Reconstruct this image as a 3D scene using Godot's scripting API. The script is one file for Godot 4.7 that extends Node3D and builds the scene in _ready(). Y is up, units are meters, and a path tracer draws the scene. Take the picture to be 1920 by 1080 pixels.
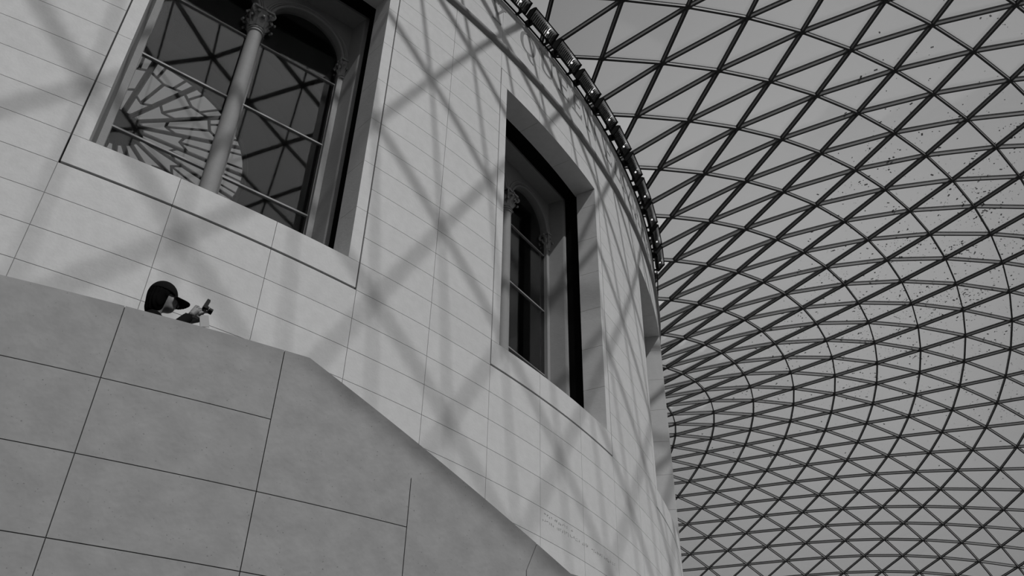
extends Node3D
# A domed reading-room drum in a covered court: curved stone wall with three tall windows, a stair
# parapet in front of it and a triangulated glass roof above. Units are metres, the camera is at y = 0.

const R := 21.9                 # outer face of the drum
const FLOOR := -1.6
const HC := 0.47681             # height of a stone course
const K0 := 7.06186             # height of course line 0 (bottom of the window surrounds)
const TH0 := -0.01885           # angle of vertical joint 0
const AF := 0.060903            # angle of one stone inside a window bay
const AG := 0.061418            # angle of one stone between two bays
const SUN_AZ := 0.10
const SUN_EL := 52.0
const F_PX := 1619.263

var M := {}
var names := {}
var rng := RandomNumberGenerator.new()

# ---------------------------------------------------------------- mesh builder
class MB:
	var v := PackedVector3Array()
	var n := PackedVector3Array()
	var ix := PackedInt32Array()
	var cols := PackedColorArray()
	func tri(a: Vector3, b: Vector3, c: Vector3, na: Vector3, nb: Vector3, nc: Vector3) -> void:
		var g := (b - a).cross(c - a)
		var k := v.size()
		v.append(a); n.append(na)
		if g.dot(na + nb + nc) > 0.0:
			v.append(c); n.append(nc); v.append(b); n.append(nb)
		else:
			v.append(b); n.append(nb); v.append(c); n.append(nc)
		ix.append(k); ix.append(k + 1); ix.append(k + 2)
	func quad(a: Vector3, b: Vector3, c: Vector3, d: Vector3, na: Vector3, nb: Vector3, nc: Vector3, nd: Vector3) -> void:
		tri(a, b, c, na, nb, nc)
		tri(a, c, d, na, nc, nd)
	func flat(pts: Array, nrm: Vector3) -> void:
		for k in range(1, pts.size() - 1):
			tri(pts[0], pts[k], pts[k + 1], nrm, nrm, nrm)
	func box(c: Vector3, ax: Vector3, ay: Vector3, az: Vector3) -> void:   # half vectors
		for s in [-1.0, 1.0]:
			flat([c + ax * s - ay - az, c + ax * s + ay - az, c + ax * s + ay + az, c + ax * s - ay + az], ax.normalized() * s)
			flat([c + ay * s - ax - az, c + ay * s + ax - az, c + ay * s + ax + az, c + ay * s - ax + az], ay.normalized() * s)
			flat([c + az * s - ax - ay, c + az * s + ax - ay, c + az * s + ax + ay, c + az * s - ax + ay], az.normalized() * s)
	func abox(lo: Vector3, hi: Vector3) -> void:
		var h := (hi - lo) * 0.5
		box((lo + hi) * 0.5, Vector3(h.x, 0, 0), Vector3(0, h.y, 0), Vector3(0, 0, h.z))
	# curved block between two angles
	func block(t0: float, t1: float, y0: float, y1: float, rf: float, rb: float, seg: int) -> void:
		for i in seg:
			var a := t0 + (t1 - t0) * i / seg
			var b := t0 + (t1 - t0) * (i + 1) / seg
			var da := Vector3(sin(a), 0, cos(a))
			var db := Vector3(sin(b), 0, cos(b))
			var u := Vector3.UP
			quad(da * rf + u * y0, db * rf + u * y0, db * rf + u * y1, da * rf + u * y1, da, db, db, da)
			quad(da * rb + u * y0, db * rb + u * y0, db * rb + u * y1, da * rb + u * y1, -da, -db, -db, -da)
			flat([da * rf + u * y1, db * rf + u * y1, db * rb + u * y1, da * rb + u * y1], u)
			flat([da * rf + u * y0, db * rf + u * y0, db * rb + u * y0, da * rb + u * y0], -u)
		for e in [[t0, -1.0], [t1, 1.0]]:
			var d := Vector3(sin(e[0]), 0, cos(e[0]))
			flat([d * rf + Vector3.UP * y0, d * rf + Vector3.UP * y1, d * rb + Vector3.UP * y1, d * rb + Vector3.UP * y0], Vector3(cos(e[0]), 0, -sin(e[0])) * e[1])
	# plan polygon (x, z) extruded in y
	func prism_y(p: Array, y0: float, y1: float) -> void:
		var c := Vector2.ZERO
		for q in p:
			c += q / p.size()
		for i in p.size():
			var a: Vector2 = p[i]
			var b: Vector2 = p[(i + 1) % p.size()]
			var e := b - a
			var nn := Vector3(e.y, 0, -e.x).normalized()
			if nn.dot(Vector3((a.x + b.x) * 0.5 - c.x, 0, (a.y + b.y) * 0.5 - c.y)) < 0.0:
				nn = -nn
			flat([Vector3(a.x, y0, a.y), Vector3(b.x, y0, b.y), Vector3(b.x, y1, b.y), Vector3(a.x, y1, a.y)], nn)
		var tp := []
		var bt := []
		for q in p:
			tp.append(Vector3(q.x, y1, q.y)); bt.append(Vector3(q.x, y0, q.y))
		flat(tp, Vector3.UP); flat(bt, Vector3.DOWN)
	# convex polygon in 3D swept along a vector
	func slab(p: Array, off: Vector3) -> void:
		var c := Vector3.ZERO
		for q in p:
			c += q / p.size()
		var q2 := []
		for q in p:
			q2.append(q + off)
		flat(p, -off.normalized()); flat(q2, off.normalized())
		for i in p.size():
			var a: Vector3 = p[i]
			var b: Vector3 = p[(i + 1) % p.size()]
			var nn := (b - a).cross(off).normalized()
			if nn.dot((a + b) * 0.5 - c) < 0.0:
				nn = -nn
			flat([a, b, b + off, a + off], nn)
	func tube(p: Array, r: Array, sides: int, caps := true) -> void:
		var fr := []
		var up := Vector3.UP
		for i in p.size():
			var d: Vector3 = (p[mini(i + 1, p.size() - 1)] - p[maxi(i - 1, 0)]).normalized()
			if absf(d.dot(up)) > 0.95:
				up = Vector3.RIGHT if absf(d.x) < 0.8 else Vector3.BACK
			var s := d.cross(up).normalized()
			up = s.cross(d).normalized()
			fr.append([s, up, d])
		for i in p.size() - 1:
			for k in sides:
				var a0 := TAU * k / sides
				var a1 := TAU * (k + 1) / sides
				var n00: Vector3 = fr[i][0] * cos(a0) + fr[i][1] * sin(a0)
				var n01: Vector3 = fr[i][0] * cos(a1) + fr[i][1] * sin(a1)
				var n10: Vector3 = fr[i + 1][0] * cos(a0) + fr[i + 1][1] * sin(a0)
				var n11: Vector3 = fr[i + 1][0] * cos(a1) + fr[i + 1][1] * sin(a1)
				quad(p[i] + n00 * r[i], p[i] + n01 * r[i], p[i + 1] + n11 * r[i + 1], p[i + 1] + n10 * r[i + 1], n00, n01, n11, n10)
		if caps:
			for e in [0, p.size() - 1]:
				var pts := []
				for k in sides:
					var a0 := TAU * k / sides
					pts.append(p[e] + (fr[e][0] * cos(a0) + fr[e][1] * sin(a0)) * r[e])
				flat(pts, fr[e][2] * (-1.0 if e == 0 else 1.0))
	# (radius, height) profile round the y axis through c
	func lathe(prof: Array, sides: int, c := Vector3.ZERO) -> void:
		for i in prof.size() - 1:
			var a: Vector2 = prof[i]
			var b: Vector2 = prof[i + 1]
			var sl := Vector2(b.y - a.y, -(b.x - a.x)).normalized()
			for k in sides:
				var a0 := TAU * k / sides
				var a1 := TAU * (k + 1) / sides
				var d0 := Vector3(cos(a0), 0, sin(a0))
				var d1 := Vector3(cos(a1), 0, sin(a1))
				var u := Vector3.UP
				quad(c + d0 * a.x + u * a.y, c + d1 * a.x + u * a.y, c + d1 * b.x + u * b.y, c + d0 * b.x + u * b.y,
					(d0 * sl.x + u * sl.y), (d1 * sl.x + u * sl.y), (d1 * sl.x + u * sl.y), (d0 * sl.x + u * sl.y))
	func ball(c: Vector3, rad: Vector3, la := 10, lo := 16) -> void:
		for i in la:
			for k in lo:
				var q := []
				for e in [[0, 0], [0, 1], [1, 1], [1, 0]]:
					var p: float = PI * (i + e[0]) / la
					var t: float = TAU * (k + e[1]) / lo
					q.append(Vector3(sin(p) * cos(t), cos(p), sin(p) * sin(t)))
				var nn := []
				for d in q:
					nn.append((d / rad).normalized())
				quad(c + q[0] * rad, c + q[1] * rad, c + q[2] * rad, c + q[3] * rad, nn[0], nn[1], nn[2], nn[3])
	func mesh() -> ArrayMesh:
		var a := []
		a.resize(Mesh.ARRAY_MAX)
		a[Mesh.ARRAY_VERTEX] = v; a[Mesh.ARRAY_NORMAL] = n; a[Mesh.ARRAY_INDEX] = ix
		if cols.size() == v.size():
			a[Mesh.ARRAY_COLOR] = cols
		var m := ArrayMesh.new()
		m.add_surface_from_arrays(Mesh.PRIMITIVE_TRIANGLES, a)
		return m

# ---------------------------------------------------------------- scene helpers
func numbered(called: String) -> String:
	if not names.has(called):
		names[called] = 0
		return called
	names[called] += 1
	return "%s_%03d" % [called, names[called]]

func put(called: String, mesh: Mesh, mat: Material, parent: Node, at := Transform3D.IDENTITY) -> MeshInstance3D:
	var o := MeshInstance3D.new()
	o.mesh = mesh
	o.material_override = mat
	o.transform = at
	if parent == self:
		o.name = numbered(called)
		add_child(o)
	else:
		var key := str(parent.get_instance_id()) + called
		var k: int = names.get(key, 0)
		names[key] = k + 1
		o.name = called if k == 0 else "%s_%03d" % [called, k]
		parent.add_child(o, true)
	return o

func thing(called: String, label: String, category: String, at := Vector3.ZERO, turn := 0.0, group := "", kind := "") -> Node3D:
	var o := Node3D.new()
	o.name = numbered(called)
	add_child(o)
	o.position = at
	o.rotation.y = turn
	tag(o, label, category, group, kind)
	return o

func tag(o: Node, label: String, category: String, group := "", kind := "") -> void:
	o.set_meta("label", label)
	o.set_meta("category", category)
	if group != "":
		o.set_meta("group", group)
	if kind != "":
		o.set_meta("kind", kind)

func grey(g: float, rough := 0.8, metal := 0.0, spec := 0.5) -> StandardMaterial3D:
	var m := StandardMaterial3D.new()
	m.albedo_color = Color(g, g, g).linear_to_srgb()
	m.roughness = rough
	m.metallic = metal
	m.metallic_specular = spec
	return m

func noise_tex(freq: float, oct: int, lo: float, hi: float, sd: int, size := 512) -> ImageTexture:
	var fn := FastNoiseLite.new()
	fn.noise_type = FastNoiseLite.TYPE_SIMPLEX_SMOOTH
	fn.seed = sd
	fn.frequency = freq
	fn.fractal_octaves = oct
	var im := fn.get_seamless_image(size, size)
	im.convert(Image.FORMAT_L8)
	for y in size:
		for x in size:
			var c := im.get_pixel(x, y).r
			var q := lo + (hi - lo) * c
			im.set_pixel(x, y, Color(q, q, q))
	return ImageTexture.create_from_image(im)

func pitted() -> ImageTexture:      # dense limestone with scattered pores
	var im := noise_tex(0.010, 5, 0.90, 1.0, 17, 1024).get_image()
	var r2 := RandomNumberGenerator.new()
	r2.seed = 4
	for k in 700:
		var x := r2.randi() % 1024
		var y := r2.randi() % 1024
		var w := 1 + r2.randi() % 3
		var q := r2.randf_range(0.55, 0.85)
		for a in w:
			for b in 1 + r2.randi() % 2:
				im.set_pixel((x + a) % 1024, (y + b) % 1024, Color(q, q, q))
	return ImageTexture.create_from_image(im)

func stone(g: float, tex: Texture2D, scale: float, bump: Texture2D) -> StandardMaterial3D:
	var m := grey(g, 0.72, 0.0, 0.35)
	m.albedo_texture = tex
	m.uv1_triplanar = true
	m.uv1_world_triplanar = true
	m.uv1_scale = Vector3.ONE * scale
	m.heightmap_enabled = true
	m.heightmap_texture = bump
	m.heightmap_scale = 0.12
	return m

func pane_mat(alpha: float, g := 0.3, rough := 0.03) -> StandardMaterial3D:
	var m := grey(g, rough)
	m.transparency = BaseMaterial3D.TRANSPARENCY_ALPHA
	m.albedo_color.a = alpha
	m.cull_mode = BaseMaterial3D.CULL_DISABLED
	return m

func vj(i: int) -> float:        # angle of vertical joint i (five stones a bay)
	var b := floori(i / 5.0)
	var r := i - 5 * b
	return TH0 + b * (3 * AF + 2 * AG) + (r * AF if r <= 3 else 3 * AF + (r - 3) * AG)

func ky(k: float) -> float:
	return K0 + HC * k

func on_wall(t: float, y: float, r := R) -> Vector3:
	return Vector3(sin(t) * r, y, cos(t) * r)

# ---------------------------------------------------------------- scene
func _ready() -> void:
	rng.seed = 71
	set_camera()
	set_light()
	make_materials()
	court()
	drum()
	for b in 3:
		window(b)
	frieze()
	oculus()
	glass_roof()
	stair()
	floodlights()
	person()

var cam_basis: Basis
func set_camera() -> void:
	var pitch := 0.6305786
	var roll := 0.0214479
	var yaw := 0.5825408
	var f := Vector3(sin(yaw) * cos(pitch), sin(pitch), -cos(yaw) * cos(pitch))
	var r := Vector3(cos(yaw), 0, sin(yaw))
	var u := r.cross(f)
	cam_basis = Basis(r * cos(roll) + u * sin(roll), u * cos(roll) - r * sin(roll), -f)
	var cam := Camera3D.new()
	cam.name = "camera"
	cam.fov = rad_to_deg(2.0 * atan(540.0 / F_PX))
	cam.near = 0.05
	cam.far = 400.0
	cam.transform = Transform3D(cam_basis, Vector3(0, 0, 30.98739))
	add_child(cam)
	cam.current = true

func px(p: Vector3) -> Vector2:      # used only to choose which bars and panes show largest
	var c := cam_basis.transposed() * (p - Vector3(0, 0, 30.98739))
	if c.z > -0.5:
		return Vector2(-9999, -9999)
	return Vector2(960 + F_PX * c.x / -c.z, 540 - F_PX * c.y / -c.z)

func set_light() -> void:
	# bright overcast sky, vignette falloff painted round a lobe above the far end
	var w := 256
	var im := Image.create(w, w / 2, false, Image.FORMAT_RGBF)
	var fn := FastNoiseLite.new()
	fn.seed = 5
	fn.frequency = 0.9
	fn.fractal_octaves = 4
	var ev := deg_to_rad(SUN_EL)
	var sdir := Vector3(sin(SUN_AZ) * cos(ev), sin(ev), cos(SUN_AZ) * cos(ev))      # haze glow added round the sun to light the drum wall
	var bright := Vector3(0.70, 0.53, -0.50).normalized()
	for y in w / 2:
		for x in w:
			var el := (0.5 - (y + 0.5) / (w / 2.0)) * PI
			var az := ((x + 0.5) / w - 0.5) * TAU
			var d := Vector3(-sin(az) * cos(el), sin(el), cos(az) * cos(el))
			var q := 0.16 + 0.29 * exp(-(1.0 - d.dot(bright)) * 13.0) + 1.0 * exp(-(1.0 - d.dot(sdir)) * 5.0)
			q *= 1.0 + 0.10 * fn.get_noise_3dv(d * 2.0)
			if el < 0.0:
				q *= exp(el * 4.0)
			im.set_pixel(x, y, Color(q, q, q))
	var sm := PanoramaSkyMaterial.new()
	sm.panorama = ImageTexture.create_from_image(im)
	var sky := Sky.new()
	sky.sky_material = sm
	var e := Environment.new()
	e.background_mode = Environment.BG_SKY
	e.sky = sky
	e.tonemap_mode = Environment.TONE_MAPPER_LINEAR
	e.tonemap_exposure = 1.0
	e.sdfgi_enabled = true
	e.ssao_enabled = true
	e.ssil_enabled = true
	var we := WorldEnvironment.new()
	we.name = "environment"
	we.environment = e
	add_child(we)
	var el2 := deg_to_rad(SUN_EL)
	var s := Vector3(sin(SUN_AZ) * cos(el2), sin(el2), cos(SUN_AZ) * cos(el2))
	var sun := DirectionalLight3D.new()
	sun.name = "sun"
	sun.light_energy = 1.02
	sun.light_angular_distance = 1.1
	sun.shadow_enabled = true
	add_child(sun)
	sun.look_at_from_position(s * 50.0, Vector3.ZERO, Vector3.UP)

func make_materials() -> void:
	var fine := noise_tex(0.02, 5, 0.955, 1.0, 3)
	var bump := noise_tex(0.08, 3, 0.0, 1.0, 9)
	for k in 3:
		M["stone%d" % k] = stone([0.60, 0.585, 0.612][k], fine, 0.45, bump)
	M.mortar = grey(0.26, 0.95)
	M.joint = grey(0.05, 0.95)
	M.frame_stone = stone(0.605, fine, 0.45, bump)
	M.band = stone(0.24, fine, 0.45, bump)
	var worn := noise_tex(0.012, 6, 0.80, 1.0, 17)
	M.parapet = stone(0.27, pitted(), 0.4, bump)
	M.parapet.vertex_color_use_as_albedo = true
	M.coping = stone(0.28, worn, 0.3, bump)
	M.old_stone = stone(0.27, fine, 0.6, bump)
	M.carved = stone(0.30, fine, 1.5, bump)
	M.letter = grey(0.24, 0.9)  # dark tone stands in for shade inside incised letters
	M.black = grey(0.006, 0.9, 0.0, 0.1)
	M.inside = grey(0.05, 0.9, 0.0, 0.2)
	M.dark_wood = grey(0.03, 0.6)
	M.bar_paint = grey(0.24, 0.6)
	M.window_glass = pane_mat(0.04, 0.02)
	M.window_glass.metallic_specular = 0.42
	M.roof_glass = pane_mat(0.14, 0.3)
	M.oculus_glass = pane_mat(0.06, 0.3)
	M.steel = grey(0.20, 0.5, 0.0, 0.4)
	M.rubber_and_shade = grey(0.012, 0.7)  # gaskets and nodes; on bar flanges the black stands in for shade
	M.lead = grey(0.03, 0.6)
	M.dirt = grey(0.02, 0.95)
	M.lamp_black = grey(0.008, 0.6, 0.0, 0.25)
	M.reflector = grey(0.9, 0.35, 0.25, 0.8)
	M.chrome = grey(0.9, 0.12, 1.0)
	M.bulb = grey(0.9, 0.3)
	M.bulb.emission_enabled = true
	M.bulb.emission = Color(1, 1, 1)
	M.bulb.emission_energy_multiplier = 0.8
	M.lamp_glass = pane_mat(0.05, 0.2)
	M.floor = grey(0.36, 0.6)
	M.court_wall = stone(0.35, fine, 0.3, bump)
	M.cloth_black = grey(0.006, 0.95, 0.0, 0.12)
	M.cloth_dark = grey(0.03, 0.9)
	M.skin = grey(0.17, 0.6, 0.0, 0.3)
	M.hair = grey(0.004, 0.8, 0.0, 0.05)
	M.plastic = grey(0.006, 0.5, 0.0, 0.2)
	M.paper = grey(0.30, 0.8)
	M.eye = grey(0.02, 0.2)

# ---------------------------------------------------------------- court shell
func court() -> void:
	var b := MB.new()
	b.abox(Vector3(-52, FLOOR - 0.4, -37), Vector3(52, FLOOR, 37))
	tag(put("floor", b.mesh(), M.floor, self), "pale stone floor of the covered court", "floor", "", "structure")
	for w in [["wall_south", Vector3(-52, FLOOR, 35.3), Vector3(52, 12.5, 36.3), "pale facade closing the court on the sunny side"],
			["wall_north", Vector3(-52, FLOOR, -36.3), Vector3(52, 17.0, -35.3), "pale facade closing the court behind the drum"],
			["wall_east", Vector3(50, FLOOR, -35.3), Vector3(51, 13.0, 35.3), "pale facade closing the far end of the court"],
			["wall_west", Vector3(-51, FLOOR, -35.3), Vector3(-50, 13.0, 35.3), "pale facade closing the near end of the court"]]:
		var m := MB.new()
		m.abox(w[1], w[2])
		tag(put(w[0], m.mesh(), M.court_wall, self), w[3], "wall", "", "structure")

# ---------------------------------------------------------------- the drum
func in_bay(i: int) -> bool:      # stone column i lies in one of the three window bays
	return i >= 0 and i < 13 and (i % 5) < 3

func drum() -> void:
	var wall := thing("wall_drum", "curved pale ashlar wall of the drum with three deep windows", "wall", Vector3.ZERO, 0.0, "", "structure")
	# core behind the facing stones, open at the windows
	var core := MB.new()
	var inner := MB.new()
	var rf := R - 0.014
	var first := vj(0)
	var top := 16.30
	core.block(first, vj(13), FLOOR, ky(0), rf, 21.45, 90)
	core.block(first, vj(13), ky(15), top, rf, 21.45, 90)
	core.block(vj(13), first + TAU, FLOOR, top, rf, 21.45, 200)
	inner.block(first, vj(13), FLOOR, 7.45, 21.02, 20.0, 60)
	inner.block(first, vj(13), 13.86, top, 21.02, 20.0, 60)
	inner.block(vj(13), first + TAU, FLOOR, top, 21.02, 20.0, 160)
	for b in 3:
		if b < 2:
			core.block(vj(5 * b + 3), vj(5 * b + 5), ky(0), ky(15), rf, 21.45, 12)
		var c := (vj(5 * b) + vj(5 * b + 3)) * 0.5
		inner.block(c + 0.0863, (c + 0.0863 if b == 2 else vj(5 * b + 5) + 0.005) + (0.01 if b == 2 else 0.0), 7.45, 13.86, 21.02, 20.0, 10)
		inner.block((first if b == 0 else vj(5 * b) - 0.001), c - 0.0863, 7.45, 13.86, 21.02, 20.0, 4)
	# the parapet top closes the gap between facing and core
	core.block(0.0, TAU, top, top + 0.10, R + 0.005, 20.0, 260)
	put("core", core.mesh(), M.mortar, wall)
	put("inner_wall", inner.mesh(), M.inside, wall)
	# facing stones, each its own part
	var cache := {}
	for i in range(-4, 16):
		for k in range(-12, 20):
			if in_bay(i) and k >= 0 and k < 15:
				continue
			var y0 := ky(k)
			var y1 := ky(k + 1)
			if k == 16:
				y1 = 15.49
			elif k == 17:
				y0 = 15.49; y1 = top
			elif k > 17:
				continue
			var w := AF if (posmod(i, 5) < 3) else AG
			var seen := k >= -8 and i >= -2 and i < 14
			var key := "%d_%d_%.4f" % [k if k > 15 else 0, 0, w]
			if not cache.has(key):
				var b := MB.new()
				b.block(0.00017, w - 0.00017, 0.004, y1 - y0 - 0.004, R, R - 0.05, 4)
				cache[key] = b.mesh()
			if seen:
				put("stone", cache[key], M["stone%d" % [0, 0, 1, 2][rng.randi() % 4]], wall, Transform3D(Basis(Vector3.UP, vj(i)), Vector3(0, y0, 0)))
	var rest := MB.new()
	for i in range(-4, 16):
		for k in range(-12, 18):
			if k >= -8 and i >= -2 and i < 14:
				continue
			var y0 := ky(k)
			var y1 := ky(k + 1)
			if k == 16:
				y1 = 15.49
			elif k == 17:
				y0 = 15.49; y1 = top
			rest.block(vj(i) + 0.00017, vj(i + 1) - 0.00017, y0 + 0.004, y1 - 0.004, R, R - 0.05, 3)
	for t in range(60):
		var a := vj(16) + t * (TAU - vj(16) + vj(-4)) / 60.0
		var a2 := vj(16) + (t + 1) * (TAU - vj(16) + vj(-4)) / 60.0
		rest.block(a, a2, FLOOR, top, R, R - 0.05, 2)
	put("facing_stones", rest.mesh(), M.stone0, wall).set_meta("kind", "stuff")
	# coping of the parapet
	var cp := MB.new()
	cp.block(-0.6, 1.6, top - 0.05, top + 0.07, R + 0.03, R - 0.3, 90)
	put("parapet_coping", cp.mesh(), M.frame_stone, wall)
	# half-round string course
	var tr := MB.new()
	var n := 240
	for i in n:
		for j in 10:
			var q := []
			var nn := []
			for e in [[0, 0], [1, 0], [1, 1], [0, 1]]:
				var t: float = -0.9 + 2.9 * (i + e[0]) / n
				var a: float = -PI / 2 + PI * (j + e[1]) / 10.0
				var d := Vector3(sin(t), 0, cos(t))
				q.append(d * (R - 0.005 + 0.085 * cos(a)) + Vector3.UP * (14.868 + 0.105 * sin(a)))
				nn.append((d * cos(a) + Vector3.UP * sin(a)).normalized())
			tr.quad(q[0], q[1], q[2], q[3], nn[0], nn[1], nn[2], nn[3])
	tag(put("trim_1", tr.mesh(), M.band, self), "grey half-round string course running round the drum above the windows", "moulding", "", "structure")

# ---------------------------------------------------------------- windows
func arc_pts(c: Vector3, r: float, n: int) -> Array:
	var o := []
	for i in n + 1:
		var a := PI * i / n
		o.append(c + Vector3(cos(a), sin(a), 0) * r)
	return o

func capital_mesh(full := true) -> ArrayMesh:
	var b := MB.new()
	b.lathe([Vector2(0.10, 0.0), Vector2(0.145, 0.0), Vector2(0.155, 0.02), Vector2(0.145, 0.045), Vector2(0.125, 0.05), Vector2(0.128, 0.2), Vector2(0.16, 0.36), Vector2(0.20, 0.42)], 20)
	# two tiers of acanthus leaves, each curling outwards at its tip
	for tier in 2:
		for k in 8:
			var a := TAU * (k + 0.5 * tier) / 8.0
			var d := Vector3(cos(a), 0, sin(a))
			var s := Vector3(-sin(a), 0, cos(a))
			var hgt: float = [0.20, 0.33][tier]
			var prev := []
			for i in 8:
				var u := i / 7.0
				var r0 := 0.128 + 0.02 * tier + 0.03 * u + 0.105 * pow(u, 2.6)
				var y := 0.05 + hgt * (u if u < 0.8 else 0.8 - (u - 0.8) * 0.55)
				var wd: float = 0.062 * sqrt(maxf(0.0, 1.0 - pow(absf(u - 0.35) / 0.68, 2.2))) * (1.0 + 0.22 * sin(u * 19.0))
				wd = maxf(wd, 0.008)
				var cur := [d * (r0 - 0.012) + s * -wd + Vector3.UP * y, d * (r0 + 0.014) + Vector3.UP * y, d * (r0 - 0.012) + s * wd + Vector3.UP * y, d * (r0 - 0.02) + Vector3.UP * y]
				if i > 0:
					for e in 4:
						var f := (e + 1) % 4
						var nn: Vector3 = (d + s * [-0.6, 0.6, 0.3, -0.3][e]).normalized() if e < 2 else -d
						b.quad(prev[e], prev[f], cur[f], cur[e], nn, nn, nn, nn)
				prev = cur
			b.ball(d * (0.262 + 0.015 * tier) + Vector3.UP * (0.05 + hgt * 0.70), Vector3(0.024, 0.030, 0.024), 6, 8)
	# corner volutes
	for k in 4:
		var a := TAU * (k + 0.5) / 4.0
		var d := Vector3(cos(a), 0, sin(a))
		var s := Vector3(-sin(a), 0, cos(a))
		var pts := []
		var rr := []
		for i in 15:
			var t := i / 14.0
			var ang := -PI * 0.5 + t * PI * 3.0
			var rad := 0.070 * (1.0 - 0.75 * t)
			pts.append(d * (0.235 + rad * cos(ang)) + Vector3.UP * (0.375 + rad * sin(ang)))
			rr.append(0.019 - 0.007 * t)
		b.tube(pts, rr, 6)
		b.tube([d * 0.14 + Vector3.UP * 0.26, d * 0.19 + Vector3.UP * 0.31, d * 0.235 + Vector3.UP * 0.32], [0.012, 0.016, 0.016], 6)
		b.ball(d * 0.235 + Vector3.UP * 0.375 + s * 0.0, Vector3(0.018, 0.018, 0.018), 5, 8)
		var f := Vector3(cos(a + PI / 4), 0, sin(a + PI / 4))
		b.ball(f * 0.2 + Vector3.UP * 0.445, Vector3(0.035, 0.03, 0.035), 6, 8)
	# abacus with hollowed sides
	var p := []
	for k in 4:
		var a := TAU * (k + 0.5) / 4.0
		for e in [-0.09, 0.09, 0.45, 0.785, 1.12]:
			var q: float = 0.275 if absf(e) < 0.1 else (0.215 if e < 0.6 or e > 1.0 else 0.195)
			p.append(Vector2(cos(a + e), sin(a + e)) * q)
	b.prism_y(p, 0.43, 0.475)
	return b.mesh()

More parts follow.
